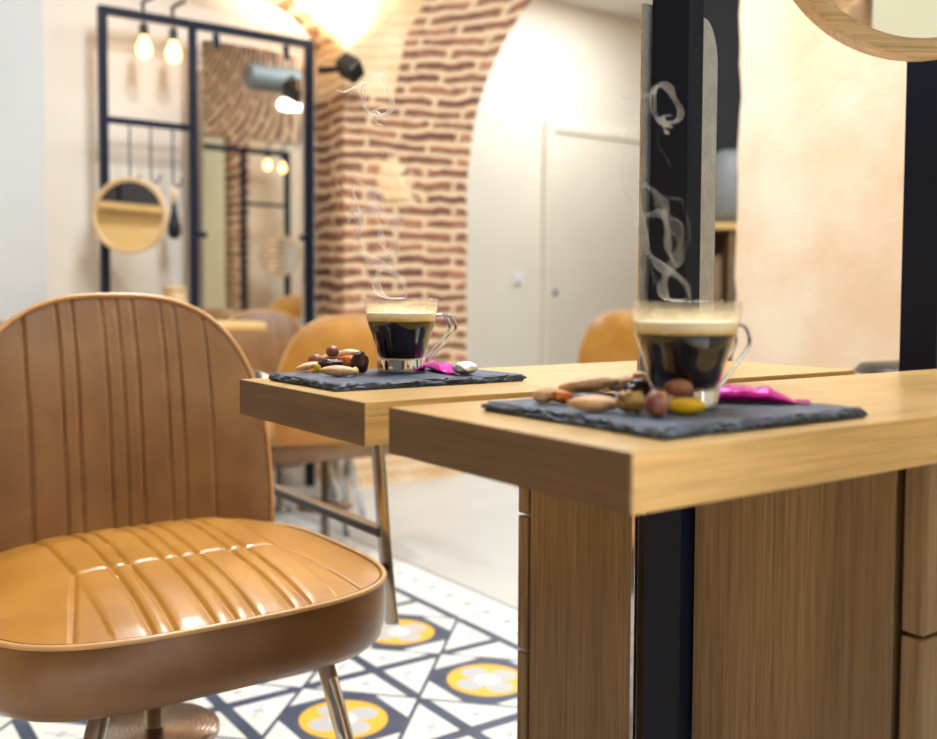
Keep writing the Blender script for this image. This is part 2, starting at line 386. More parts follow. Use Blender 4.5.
# ------------------------------------------------------------------ brick pier and arches
YP = 3.75; XP0 = 1.98; XP1 = 2.62; AR = 1.43; AZ = 1.3; AX = XP1+AR
mpil = brick('brick_pier', 'pillar', (AX, AZ, 1.95, 1.84))
def arch_wall(name, x0, xo, R, az, y0, y1, ztop, mat, x1=None):
    """wall in plane y0..y1 from x0, with a round arch opening starting at xo"""
    t = bmesh.new(); n = 40; ax = xo+R; x1 = x1 or ax+R+.6
    def rr(i): return 1+.006*noise.noise(Vector((i*.9, 1.3, 0)))
    arc = [(ax-R*rr(i)*math.cos(PI*i/n), az+R*rr(i)*math.sin(PI*i/n)) for i in range(n+1)]
    jag = [(xo+.012*noise.noise(Vector((k*1.37, 0, 5))), k*az/18) for k in range(18)]
    jag2 = [(ax+R+.012*noise.noise(Vector((k*1.37, 0, 9))), az-k*az/18) for k in range(1, 19)]
    inner = jag+arc+jag2
    outer = [(x0, max(0, z)) for x, z in jag]+[(x0 if i < 6 else (x0+(x1-x0)*(i-6)/(n-12) if i <= n-6 else x1), (az+(ztop-az)*i/6) if i < 6 else (ztop if i <= n-6 else az+(ztop-az)*(n-i)/6)) for i in range(n+1)]+[(x1, z) for x, z in jag2]
    for Y in (y0, y1):
        pass
    vi = [[t.verts.new((x, Y, z)) for x, z in inner] for Y in (y0, y1)]
    vo = [[t.verts.new((x, Y, z)) for x, z in outer] for Y in (y0, y1)]
    for k in range(len(inner)-1):
        t.faces.new((vi[0][k], vi[0][k+1], vo[0][k+1], vo[0][k])); t.faces.new((vi[1][k], vo[1][k], vo[1][k+1], vi[1][k+1]))
        t.faces.new((vi[0][k], vi[1][k], vi[1][k+1], vi[0][k+1])); t.faces.new((vo[0][k], vo[0][k+1], vo[1][k+1], vo[1][k]))
    o = obj(name, t, mat); o['kind'] = 'structure'; return o
arch_wall('wall_brick_arch', XP0, XP1, AR, AZ, YP, YW+.12, ZC-.002, mpil, x1=XR-.01)
# barrel vault springing left from the pier
VR = 1.15; VZ = 1.93; VB = .30; VX = XP0-VR
t = bmesh.new(); n = 40; va = []; vb_ = []; vc = []; vd = []
for i in range(n+1):
    a = PI*i/n
    x, z = VX+VR*math.cos(a), VZ+VB*math.sin(a)
    va.append(t.verts.new((x, YP+.02, z))); vb_.append(t.verts.new((x, YW-.001, z)))
    xo_ = VX+(VR+.22)*math.cos(a); zo = ZC-.004
    vc.append(t.verts.new((min(xo_, XP0-.001) if i > 0 else XP0-.001, YP+.02, max(zo, z+.004)))); vd.append(t.verts.new((min(xo_, XP0-.001), YW-.001, max(zo, z+.004))))
for k in range(n):
    t.faces.new((va[k], va[k+1], vb_[k+1], vb_[k])); t.faces.new((va[k], vc[k], vc[k+1], va[k+1])); t.faces.new((vc[k], vd[k], vd[k+1], vc[k+1]))
struct('ceiling_vault', t, brick('brick_vault', 'vault', (VX, VZ, VR)))
# ------------------------------------------------------------------ passage wall: door, switch
dp = atY(550, 133, YD); sw = atY(517, 278, YD); kn = atY(548.5, 292, YD)
r = obj('door_1', B((dp.x, YD-.045, .005), (dp.x+.92, YD-.004, dp.z), .004), M['door'], kind='structure')
bm = bmesh.new(); lathe(bm, [(0, 0), (.022, 0), (.024, .012), (.02, .02), (0, .022)], 24, Matrix.Translation((kn.x+.01, YD-.045, kn.z)) @ Matrix.Rotation(PI/2, 4, 'X'))
obj('door_knob', bm, M['steel'], r, True)
t = bmesh.new()
box(t, (dp.x-.075, YD-.06, 0), (dp.x-.004, YD-.002, dp.z+.075), .008); box(t, (dp.x+.924, YD-.06, 0), (dp.x+1.0, YD-.002, dp.z+.075), .008); box(t, (dp.x-.004, YD-.06, dp.z+.004), (dp.x+.924, YD-.002, dp.z+.075), .008)
struct('trim_1', t, M['doorwall'])
t = thing('light_switch', 'white square light switch on the ivory wall left of the door', 'light switch', (sw.x, YD, sw.z))
obj('plate', B((-.042, -.012, -.045), (.042, -.001, .045), .004), plain('white_plastic', rgb(246, 244, 240), .3), t)
obj('rocker', B((-.028, -.018, -.03), (.028, -.0125, .03), .003), plain('white_rocker', rgb(250, 249, 246), .25), t)
# ------------------------------------------------------------------ sandy plaster wall (right), ragged end
e0 = atY(737, 200, 1.02); XS = 2.05
ratio = e0.y/e0.x; YS = XS*ratio
t = bmesh.new(); nz = 70
front = []; back = []; fr = []; bk = []
for k in range(nz+1):
    z = ZC*k/nz
    j = .016*noise.noise(Vector((0, 3, z*4)))+.007*noise.noise(Vector((4, 0, z*15)))
    lean = -.0005*(z)
    front.append(t.verts.new((XS, YS+j+lean, z))); back.append(t.verts.new((XS+.10, YS+j+lean+.02, z)))
    fr.append(t.verts.new((XS, -1.6, z))); bk.append(t.verts.new((XS+.10, -1.6, z)))
for k in range(nz):
    t.faces.new((front[k], front[k+1], fr[k+1], fr[k])); t.faces.new((front[k], back[k], back[k+1], front[k+1])); t.faces.new((back[k], bk[k], bk[k+1], back[k+1])); t.faces.new((fr[k], fr[k+1], bk[k+1], bk[k]))
struct('wall_sandy', t, M['sandy'])
# ------------------------------------------------------------------ dark alcove seen between post and sandy wall
ac = atD(728, 200, 5.3)
ang = math.atan2(Rt.y, Rt.x)
bmd = B((-.35, 0, 0), (.75, .1, ZC-.01)); 
o = struct('wall_alcove', bmd, M['darkroom']); o.location = (ac.x, ac.y, 0); o.rotation_euler = (0, 0, ang)
def al(x, y, D=5.15): return atD(x, y, D)
p0, p1 = al(700, 228), al(745, 228)
sh = thing('shelf_unit', 'dark brown shelf unit with lit cubbies in the gap beside the sandy wall', 'shelf', (al(727, 228).x, al(727, 228).y, 0), ang)
zt = al(727, 228).z
tt = bmesh.new(); box(tt, (-.2, -.18, .02), (-.18, .03, zt-.02)); box(tt, (.18, -.18, .02), (.2, .03, zt-.02)); box(tt, (-.2, .01, .02), (.2, .03, zt-.02)); box(tt, (-.18, -.18, .02), (.18, .01, zt-.42))
obj('carcass', tt, plain('dark_brown_wood', rgb(92, 66, 50), .5), sh)
obj('top', B((-.22, -.2, zt-.02), (.22, .04, zt+.012), .003), M['oak_x'], sh)
obj('divider', B((-.03, -.18, zt-.42), (-.012, .01, zt-.02)), M['oak_z'], sh)
for k, (a, b, c) in enumerate([(-.13, -.05, rgb(150, 120, 90)), (.005, .05, rgb(70, 84, 108)), (.07, .12, rgb(60, 66, 84))]):
    q = obj('storage_box', B((a, -.1, -.0), (b, .0, .27), .004), plain('storage_card_%d' % k, c, .6))
    q.location = Vector((sh.location.x, sh.location.y, zt-.42))+Vector((0, 0, .001)); q.rotation_euler = (0, 0, ang)
    tag(q, ['brown storage box on the left of the dark shelf unit', 'slate blue storage box in the middle of the dark shelf unit', 'dark storage box on the right of the dark shelf unit'][k], 'box', 'boxes in the dark shelf unit')
vz = thing('vase', 'pale grey rounded vase standing on the dark shelf unit', 'vase', (al(729, 228).x, al(729, 228).y, zt+.0125), ang)
bm = lathe(bmesh.new(), [(0, 0), (.08, 0), (.115, .06), (.125, .16), (.12, .27), (.10, .34), (.07, .38), (.05, .39), (.04, .385), (.04, .37), (0, .37)], 48)
obj('body', bm, plain('pale_ceramic', rgb(128, 132, 134), .5), vz, True)
# ------------------------------------------------------------------ hero tables (two-sided styling station)
X0 = .383; TZ = .75; TT = .036
def station_table(label, pts, mat):
    t = thing('styling_table', label, 'table', (0, 0, 0)); 
    return t
tn = thing('styling_table', 'nearest oak table top with the right-hand wooden cabinet under it', 'table', (.73, .42, 0))
def loc(o, r): o.location = -r.location; return o
loc(obj('tabletop', B((X0, .387, TZ-TT), (1.155, .650, TZ), .0018), M['oak_x'], tn), tn)
XC = .73
loc(obj('end_shade_band', B((X0-.0016, .3875, TZ-TT+.0004), (X0, .6495, TZ-.0006)), M['edge'], tn), tn)  # thin strip carrying the painted shade of this end
loc(obj('side_panel', B((XC, .440, .02), (XC+.02, .651, TZ-TT-.0005), .001), M['oak_z'], tn), tn)
loc(obj('carcass', B((XC+.021, .436, .02), (1.135, .648, TZ-TT-.0015), .001), plain('cabinet_inner', rgb(28, 24, 24), .6), tn), tn)
def front(zs, y0, y1, par):
    for a, b in zs: 
        loc(obj('drawer', B((XC-.0005, y0, a), (1.135, y1, b), .002), M['oak_z'], par), par)
front([(.02, .28), (.283, .566), (.569, TZ-TT-.003)], .414, .433, tn)
tf = thing('styling_table', 'farther oak table top holding the sharp black slate tray, cabinet on its left side', 'table', (.73, .73, 0))
bm = prism(bmesh.new(), [(X0, .69), (.71, .69), (.71, .706), (.742, .706), (.742, .69), (1.05, .69), (1.05, .950), (X0, .950)], TZ-TT, TZ, .0012)
loc(obj('tabletop', bm, M['oak_x'], tf), tf)
loc(obj('end_shade_band', B((X0-.0016, .6905, TZ-TT+.0004), (X0, .9495, TZ-.0006)), M['edge'], tf), tf)  # same painted shade strip on the farther top
loc(obj('side_panel', B((XC, .734, .02), (XC+.02, .908, TZ-TT-.0005), .001), M['oak_z'], tf), tf)
loc(obj('edge_trim', B((XC-.004, .7285, .02), (XC+.001, .7338, TZ-TT-.001), .0005), M['chrome'], tf), tf)
loc(obj('carcass', B((XC+.021, .734, .02), (1.03, .911, TZ-TT-.0015), .001), plain('cabinet_inner_b', rgb(110, 80, 52), .6), tf), tf)
front([(.02, .19), (.193, .403), (.406, .570), (.573, TZ-TT-.003)], .914, .932, tf)
# frame of the station
fr_ = thing('mirror_frame', 'tall black steel frame rising between the two near tables', 'frame', (.715, .655, 0))
for a, b in ((.715, .737), (1.165, 1.187)):
    loc(obj('post', B((a, .655, .0), (b, .7035, 2.25), .0012), M['black'], fr_), fr_)
loc(obj('top_bar', B((.737, .655, 2.20), (1.165, .7035, 2.25), .0012), M['black'], fr_), fr_)
pm = thing('standing_mirror', 'slim grey-backed mirror panel with rounded corner behind the near black post', 'mirror', (.77, .712, TZ+.0005))
# rounded grey board
def rrect(x0, x1, z0, z1, r, y0, y1):
    t = bmesh.new(); pts = [(x0, z0), (x1, z0)]
    pts += [(x1-r+r*math.cos(a), z1-r*2.2+r*2.2*math.sin(a)) for a in [PI/2*k/14 for k in range(15)]]
    pts += [(x0+r*math.cos(a), z1-r*2.2+r*2.2*math.sin(a)) for a in [PI/2+PI/2*k/14 for k in range(1, 15)]] if False else [(x0, z1)]
    vs = [t.verts.new((x, y0, z)) for x, z in pts]; f = t.faces.new(vs); rr = bmesh.ops.extrude_face_region(t, geom=[f])
    for v in [g for g in rr['geom'] if isinstance(g, bmesh.types.BMVert)]: v.co.y = y1
    return t
def greyboard():
    n = N('grey_felt_board'); a = n.noise(n.coords('Object', (1, 1, .4)), 120, 5, .7)
    return n.bsdf(n.ramp(a, [(.35, rgb(172, 180, 192)), (.65, rgb(198, 204, 213))]), .6)
loc(obj('board', rrect(.7096, .819, TZ+.0005, 1.128, .022, .7085, .7120), greyboard(), pm), pm)
loc(obj('edge_strip', B((.7090, .7105, TZ+.0005), (.7095, .7120, 1.127)), M['oak_ring'], pm), pm)
# round mirrors
def round_mirror(label, loc_, nrm, R, w=.024, dep=.026, group=None):
    t = thing('round_mirror', label, 'mirror', loc_)
    z = Vector(nrm).normalized(); y = Vector((0, 0, 1)); x = y.cross(z).normalized()
    t.rotation_euler = Matrix((x, y, z)).transposed().to_euler()
    b = .003
    prof = [(R-w, 0), (R-b, 0), (R, b), (R, dep-b), (R-b, dep), (R-w+b, dep), (R-w, dep-b)]
    o = obj('wooden_ring', lathe(bmesh.new(), prof, 96, close=True), M['oak_ring'], t, False); autosm(o, 30)
    obj('mirror_disc', lathe(bmesh.new(), [(0, .004), (R-w-.0005, .004), (R-w-.0005, dep*.55), (0, dep*.55)], 96), M['mirror'], t)
    return t
c = atD(914, -90, 1.13)
rm = round_mirror('large round mirror in a pale oak ring hanging at the top right corner', c, (-.57, -.82, 0), .174, .021, .03)
t = bmesh.new(); tube(t, [Vector((0, .188, .01)), Vector((0, .30, .0)), Vector((0, .42, -.0))], .002, 8)
obj('cord', t, M['blackm'], rm)
# ------------------------------------------------------------------ slates
def slate_tray(label, x0, x1, y0, y1, seed, th=.007):
    random.seed(seed)
    t = bmesh.new(); cx, cy = (x0+x1)/2, (y0+y1)/2
    per = []
    nx, ny = 130, 110
    for i in range(nx): per.append((x0+(x1-x0)*i/nx, y0, 0, -1))
    for i in range(ny): per.append((x1, y0+(y1-y0)*i/ny, 1, 0))
    for i in range(nx): per.append((x1-(x1-x0)*i/nx, y1, 0, 1))
    for i in range(ny): per.append((x0, y1-(y1-y0)*i/ny, -1, 0))
    rings = []
    for lv, (z, ins) in enumerate([(0, .0025), (.15, .0012), (.4, 0), (.65, .0008), (.85, .0022), (1, .0042)]):
        ring = []
        for k, (x, y, nx_, ny_) in enumerate(per):
            j = .0035*noise.noise(Vector((x*150, y*150, lv*3.2+seed)))+.0055*noise.noise(Vector((x*35, y*35, lv*.8+seed*3)))
            q = ins+abs(j)*(.4 if lv == 0 else 1)
            dx, dy = x-cx, y-cy
            zz = z*th+(.0013*noise.noise(Vector((x*90, y*90, seed+lv))) if 0 < lv < 5 else 0)
            sx = math.copysign(min(abs(dx), (x1-x0)/2-q), dx); sy = math.copysign(min(abs(dy), (y1-y0)/2-q), dy)
            ring.append(t.verts.new((sx, sy, zz)))
        rings.append(ring)
    m = len(per)
    for a, b in zip(rings, rings[1:]):
        for k in range(m): t.faces.new((a[k], a[(k+1) % m], b[(k+1) % m], b[k]))
    # inner rings
    last = rings[-1]
    for s in (.93, .8, .5):
        ring = [t.verts.new((v.co.x*s, v.co.y*s, th+.0002*noise.noise(Vector((v.co.x*40, v.co.y*40, s))))) for v in rings[-1]]
        for k in range(m): t.faces.new((last[k], last[(k+1) % m], ring[(k+1) % m], ring[k]))
        last = ring
    t.faces.new(last); t.faces.new(rings[0][::-1])
    o = obj('slate_tray', t, M['slate']); o.location = (cx, cy, TZ+.0003); tag(o, label, 'tray'); return o
slate_tray('black slate tray on the nearest table under the larger-looking coffee cup', .426, .636, .405, .592, 1)
slate_tray('black slate tray on the farther table with a pink sweet and a silver ball', .400, .618, .775, .925, 2)
SZ = TZ+.0003+.0072
# ------------------------------------------------------------------ coffee cups
def cup(label, loc_, ang):
    t = thing('coffee_cup', label, 'cup', loc_)
    out = [(.0226, .0125), (.0229, .015), (.0253, .0228), (.0285, .0342), (.0318, .043), (.0337, .0496), (.0352, .057), (.0361, .062), (.0367, .067), (.0370, .0712)]
    op = spline([(r, z, 0) for r, z in out], 4); op = [(p.x, p.y) for p in op]
    inn = [(r-.0016, z) for r, z in op if z > .0165]
    prof = [(0, .0125)]+op+[(.0366, .0719), (.0358, .0719)]+inn[::-1]+[(.018, .0150), (0, .0150)]
    obj('glass_bowl', lathe(bmesh.new(), prof, 96), M['glass'], t, True)
    # coffee fills the bowl a hair inside the glass
    ci = [(r+.0009, z) for r, z in inn if z < .0496]
    rl = ci[-1][0]
    # interpolate top radius
    def rin(z):
        for (r1, z1), (r2, z2) in zip(inn, inn[1:]):
            if z1 <= z <= z2: return r1+(r2-r1)*(z-z1)/(z2-z1)+.0009
        return inn[-1][0]+.0009
    obj('coffee', lathe(bmesh.new(), [(0, .0135), (.0205, .0135)]+ci+[(rin(.0497), .0497), (0, .0497)], 96), M['coffee'], t, True)
    cr_ = [(0, .0499), (rin(.05), .0499), (rin(.0525), .0525), (rin(.055), .055), (rin(.057), .057), (rin(.0585)-.0006, .0583), (.02, .0578), (0, .0578)]
    obj('crema', lathe(bmesh.new(), cr_, 96), M['crema'], t, True)
    obj('foam_film', lathe(bmesh.new(), [(rin(.0587)-.0003, .0587), (rin(.063)-.0003, .063), (rin(.0705)-.0003, .0705)], 96), M['film'], t, True)
    o = obj('metal_base', lathe(bmesh.new(), [(0, 0), (.0232, 0), (.0239, .0006), (.0241, .0115), (.0238, .0124), (.0230, .0124), (0, .0122)], 96), M['chrome'], t); autosm(o, 40)
    obj('glass_foot', lathe(bmesh.new(), [(.0237, .0126), (.0243, .0133), (.0240, .0142), (.0232, .0146), (.0231, .0126)], 96, close=True), M['glass'], t, True)
    bm = bmesh.new()
    for s in (-1, 1):
        off = s*.0062
        pts = [(.033, off*.8, .0545), (.0385, off, .0555), (.046, off, .0558), (.0535, off, .0535), (.0578, off, .047), (.0572, off, .0400), (.052, off, .0345), (.040, off, .0235), (.029, off, .0140), (.0243, off*.9, .0095)]
        q = spline(pts, 6); tube(bm, [Vector(p) for p in q], .00155, 10)
    h = obj('handle', bm, M['chrome'], t, True)
    t.rotation_euler = (0, 0, ang); t.scale = (1.05, 1.05, 1.05)
    return t
ha = math.atan2(Rt.y, Rt.x)
_n = atZ(692.5, 411, SZ)+Fh*.026; _f = atZ(399.5, 373.5, SZ)+Fh*.026
CN = (_n.x, _n.y, SZ); CF = (_f.x, _f.y, SZ)
cup('glass cup of black coffee on the nearest slate tray beside the yellow sweet', CN, ha+math.radians(34))
cup('glass cup of black coffee on the farther slate tray, sharp in focus', CF, ha+math.radians(30))
# ------------------------------------------------------------------ steam
def steam_mat(k1=1.3, k0=.03):
    n = N('steam'); lw = n.new('ShaderNodeLayerWeight'); lw.inputs[0].default_value = .5
    f = n.math('POWER', lw.outputs['Facing'], 4.5)
    a = n.noise(n.coords('Object', (1, 1, 1)), 40, 3)
    f = n.math('MULTIPLY', n.math('ADD', n.math('MULTIPLY', f, k1), k0), n.math('ADD', n.math('MULTIPLY', a, 1.2), .25), clamp=True)
    tr = n.new('ShaderNodeBsdfTransparent'); d = n.new('ShaderNodeBsdfDiffuse'); d.inputs[0].default_value = (1, 1, 1, 1)
    tl = n.new('ShaderNodeBsdfTranslucent'); tl.inputs[0].default_value = (1, 1, 1, 1)
    ad = n.new('ShaderNodeMixShader'); ad.inputs[0].default_value = .5; n.L(d.outputs[0], ad.inputs[1]); n.L(tl.outputs[0], ad.inputs[2])
    m = n.new('ShaderNodeMixShader'); n.L(f, m.inputs[0]); n.L(tr.outputs[0], m.inputs[1]); n.L(ad.outputs[0], m.inputs[2]); n.L(m.outputs[0], n.out.inputs[0]); return n.m
M['steam'] = steam_mat()
# curves measured on a 431x739 sheet, 0.33 px units; (300,705) above the cup's centre-left
wisps = [
 ([(240, 700), (232, 660), (205, 632), (165, 612), (130, 590), (106, 560), (98, 530), (104, 500), (92, 460), (88, 420), (84, 380)], 11, 12),
 ([(235, 704), (195, 706), (165, 692), (156, 660), (168, 620), (196, 585), (210, 545), (208, 505), (190, 475), (165, 455), (150, 425), (125, 390), (92, 362)], 12, 15),
 ([(200, 600), (176, 560), (168, 520), (160, 480), (150, 450), (120, 452), (84, 458), (70, 490)], 9, 8),
 ([(180, 196), (150, 190), (126, 168), (118, 130), (124, 90), (150, 66), (176, 80), (184, 110), (200, 150), (192, 178), (168, 186), (150, 176), (160, 160), (182, 158)], 11, 9),
 ([(128, 100), (110, 104), (84, 112), (60, 116), (36, 108)], 5, 2),
 ([(150, 190), (158, 210), (172, 212)], 8, 2),
 ([(78, 118), (60, 180), (48, 250), (36, 320), (40, 380), (66, 420), (90, 440)], 2.5, 3.5),
 ([(140, 215), (148, 250), (166, 280), (174, 312)], 2, 2),
 ([(130, 420), (160, 404), (205, 408), (214, 440), (228, 480), (236, 520), (222, 560), (200, 580)], 2.5, 3),
 ([(120, 590), (130, 640), (150, 680), (160, 700)], 4, 6),
]
def steam(label, loc_, sc):
    bm = bmesh.new(); k = .000239*sc
    for i, (pts, r0, r1) in enumerate(wisps):
        q = []
        for j, (x, y) in enumerate(pts):
            dep = .010*math.sin(j*.9+i)*sc*.6
            q.append(Rt*((x-215)*k)+Up*((705-y)*k)+Fh*dep)
        q = spline(q, 7); m = len(q)
        rad = []
        for j in range(m):
            s = j/(m-1); w = (r0+(r1-r0)*s)*k*.55
            tp = min(1, s*5+.12, (1-s)*5+.12)
            rad.append(max(w*tp*(1+.35*math.sin(j*.35+i*2)), .0001))
        if r0 > 4:
            for e in (-1, -.25, .6, 1.05):
                st_ = []
                for j in range(m):
                    tn_ = (q[min(j+1, m-1)]-q[max(j-1, 0)]).normalized(); sd = Fh.cross(tn_)
                    st_.append(q[j]+sd*(rad[j]*e*(1+.25*math.sin(j*.21+e*3)))-Fh*.0004)
                tube(bm, st_, .00028*sc, 6)
        tube(bm, q, 1, 20, rad=rad, flat=(1.0, 1.9) if r0 > 4 else None, side=Rt if False else None)
    o = obj('steam', bm, M['steam'], smooth=True); o.location = loc_; o['kind'] = 'stuff'
    return tag(o, label, 'steam')
steam('thin white steam curling up from the nearest coffee cup in front of the black post', Vector(CN)+Vector((0, 0, .076))+Rt*-.003, 1.0)
M['steam'] = steam_mat(1.6, .06)
steam('thin white steam rising from the farther coffee cup in front of the brick pier', Vector(CF)+Vector((0, 0, .076))+Rt*-.004, 1.5)
# ------------------------------------------------------------------ nuts, fruit and sweets
def fmat(name, c1, c2, rough=.5, sc=150, **k):
    n = N(name); a = n.noise(n.coords(), sc, 4, .6)
    return n.bsdf(n.ramp(a, [(.3, c1), (.7, c2)]), rough, 0, bump=a, bstr=.25, bdist=.002, **k)
fm = {'almond': fmat('almond_biscuit', rgb(214, 160, 108), rgb(248, 212, 166), .55, 90), 'hazel': fmat('hazelnut', rgb(120, 72, 58), rgb(176, 118, 100), .35, 90),
      'raisin': fmat('dark_raisin', rgb(40, 20, 24), rgb(84, 44, 40), .3, 60), 'gold': fmat('golden_raisin', rgb(160, 118, 50), rgb(206, 176, 110), .25, 80, **{'Transmission Weight': .2}),
      'yellow': fmat('yellow_sweet', rgb(232, 180, 4), rgb(246, 204, 20), .35, 50), 'orange': fmat('dried_orange', rgb(176, 74, 20), rgb(226, 126, 40), .35, 90),
      'choc': fmat('dark_chocolate', rgb(34, 18, 18), rgb(60, 34, 30), .3, 60)}
def morsel(name, kind, label, cat, px, pyb, D_, wpx, hpx, aspect=.6, rz=None, tilt=0, lift=0, group=None, seed=0, amp=.12, almond=False):
    """stands on the slate: px = image column of its middle, pyb = image row where it touches the slate; wpx,hpx its size there"""
    base = atZ(px, pyb, SZ)
    d = (base-Vector((0, 0, HC))).dot(fw)
    gs = 1.12 if group == G1 else 1.22
    w = gs*wpx/F*d/2; h = gs*hpx/F*d/2
    wy = w*aspect
    yaw = ha if rz is None else ha+rz
    ctr = Vector((base.x, base.y, 0))+Fh*(wy*.6)
    t = bmesh.new(); bmesh.ops.create_icosphere(t, subdivisions=4, radius=1)
    for v in t.verts:
        n_ = noise.noise(v.co*1.7+Vector((seed*7.3, seed*1.7, seed)))+.4*noise.noise(v.co*5+Vector((seed, 0, 2)))
        if almond:
            s = v.co.x
            f = 1-.15*(s+.2)**2 if s > 0 else 1-.1*s*s
            v.co.y *= f; v.co.z *= f
        v.co *= 1+amp*n_
        v.co = Vector((v.co.x*w, v.co.y*wy, v.co.z*h))
    R_ = Matrix.Rotation(tilt, 4, 'Y')
    for v in t.verts: v.co = R_ @ v.co
    zmin = min(v.co.z for v in t.verts)
    o = obj(name, t, fm[kind], smooth=True); o.rotation_euler = (0, 0, yaw)
    o.location = (ctr.x, ctr.y, SZ-zmin+lift+.0002)
    return tag(o, label, cat, group)
D = 0
G1 = 'nuts and fruit on the nearest tray'; G2 = 'nuts and fruit on the farther tray'
morsel('almond', 'almond', 'pale flat almond at the far left of the pile on the nearest tray', 'nut', 547, 404, D, 28, 15, .55, .25, -.15, 0, G1, 1, .08, True)
morsel('dried_orange', 'orange', 'small orange-red dried fruit piece beside the leftmost almond on nearest tray', 'dried fruit', 562, 405, D, 18, 12, .7, 0, 0, 0, G1, 2, .3)
morsel('chocolate_piece', 'choc', 'dark chocolate piece lying under the long upper almond on nearest tray', 'chocolate', 592, 403, D, 46, 9, .5, .1, 0, 0, G1, 3, .15)
morsel('almond', 'almond', 'long tan almond lying on top of dark chocolate on the nearest tray', 'nut', 590, 402, D, 56, 14, .35, .12, -.10, .0068, G1, 4, .08, True)
morsel('almond', 'almond', 'tan almond between the long one and the dark raisin on nearest tray', 'nut', 624, 401, D, 30, 15, .5, .3, -.2, .0062, G1, 5, .08, True)
morsel('raisin', 'raisin', 'wrinkled dark raisin in the middle of the pile on nearest tray', 'raisin', 639, 405, D, 26, 21, .7, .4, -.3, .001, G1, 6, .3)
morsel('almond', 'almond', 'small cream almond on top of the dark raisin on nearest tray', 'nut', 642, 402, D, 20, 12, .6, .5, .3, .0125, G1, 7, .08, True)
morsel('almond', 'almond', 'front almond lying nearest the tray edge on the nearest tray', 'nut', 596, 413, D, 50, 15, .42, .03, 0.02, 0, G1, 8, .07, True)
morsel('golden_raisin', 'gold', 'translucent golden raisin right of the front almond on nearest tray', 'raisin', 633, 415, D, 28, 20, .75, .2, .2, 0, G1, 9, .3)
morsel('hazelnut', 'hazel', 'reddish hazelnut touching the dark raisin on nearest tray', 'nut', 658, 405, D, 21, 20, .9, 0, 0, 0.001, G1, 10, .06)
morsel('hazelnut', 'hazel', 'front hazelnut left of the yellow sweet on nearest tray', 'nut', 658, 418, D, 24, 24, .8, .5, .8, 0, G1, 11, .08)
morsel('hazelnut', 'hazel', 'hazelnut behind the yellow sweet against the nearest cup', 'nut', 679, 413, D, 26, 16, .6, 0, 0, .0105, G1, 12, .07)
morsel('sweet', 'yellow', 'bright yellow oval sweet in front of the nearest coffee cup', 'sweet', 687, 415, D, 36, 15, .45, 0, 0, 0, G1, 13, .05)
morsel('almond', 'almond', 'flat almond leaning at the left end of the farther tray pile', 'nut', 307, 372, D, 20, 6, .6, .2, -.25, .001, G2, 21, .06, True)
morsel('hazelnut', 'hazel', 'hazelnut behind the leftmost almond on the farther tray', 'nut', 315, 371, D, 13, 11, .9, 0, 0, .0035, G2, 22, .05)
morsel('fruit_bit', 'yellow', 'tiny yellow fruit bit at the left of the farther tray pile', 'dried fruit', 317, 373, D, 6, 7, .8, 0, 0, 0, G2, 23, .2)
morsel('raisin', 'raisin', 'dark raisin under the tilted almond on the farther tray', 'raisin', 330, 372, D, 22, 10, .6, 0, 0, 0, G2, 24, .2)
morsel('almond', 'almond', 'tilted almond resting on a raisin in the farther tray pile', 'nut', 330, 370, D, 25, 8, .5, .1, -.35, .006, G2, 25, .06, True)
morsel('hazelnut', 'hazel', 'topmost hazelnut of the farther tray pile', 'nut', 332, 371, D, 11, 10, .9, 0, 0, .0135, G2, 26, .05)
morsel('dried_orange', 'orange', 'orange dried fruit piece in the farther tray pile', 'dried fruit', 346, 371, D, 15, 11, .7, 0, 0, .0015, G2, 27, .2)
morsel('almond', 'almond', 'topmost almond lying on the orange fruit on farther tray', 'nut', 348, 370, D, 19, 8, .6, .1, -.1, .0115, G2, 28, .06, True)
morsel('raisin', 'raisin', 'large wrinkled dark raisin at the right end of the farther pile', 'raisin', 359, 374, D, 15, 18, .8, .6, -.3, 0, G2, 29, .25)
morsel('almond', 'almond', 'front almond lying flat nearest the edge of the farther tray', 'nut', 338, 377, D, 31, 9, .42, .0, .02, 0, G2, 30, .06, True)
morsel('fruit_bit', 'yellow', 'small amber fruit bit right of the front almond on farther tray', 'dried fruit', 355, 376, D, 6, 7, .8, 0, 0, 0, G2, 31, .2)
def foil(name, c, metal, rough):
    n = N(name); a = n.noise(n.coords(), 50, 3)
    return n.bsdf(n.mix(a, tuple(v*.75 for v in c[:3])+(1,), c), rough, metal, bump=a, bstr=.35, bdist=.004)
pink = foil('magenta_foil', rgb(226, 20, 170), .25, .3)
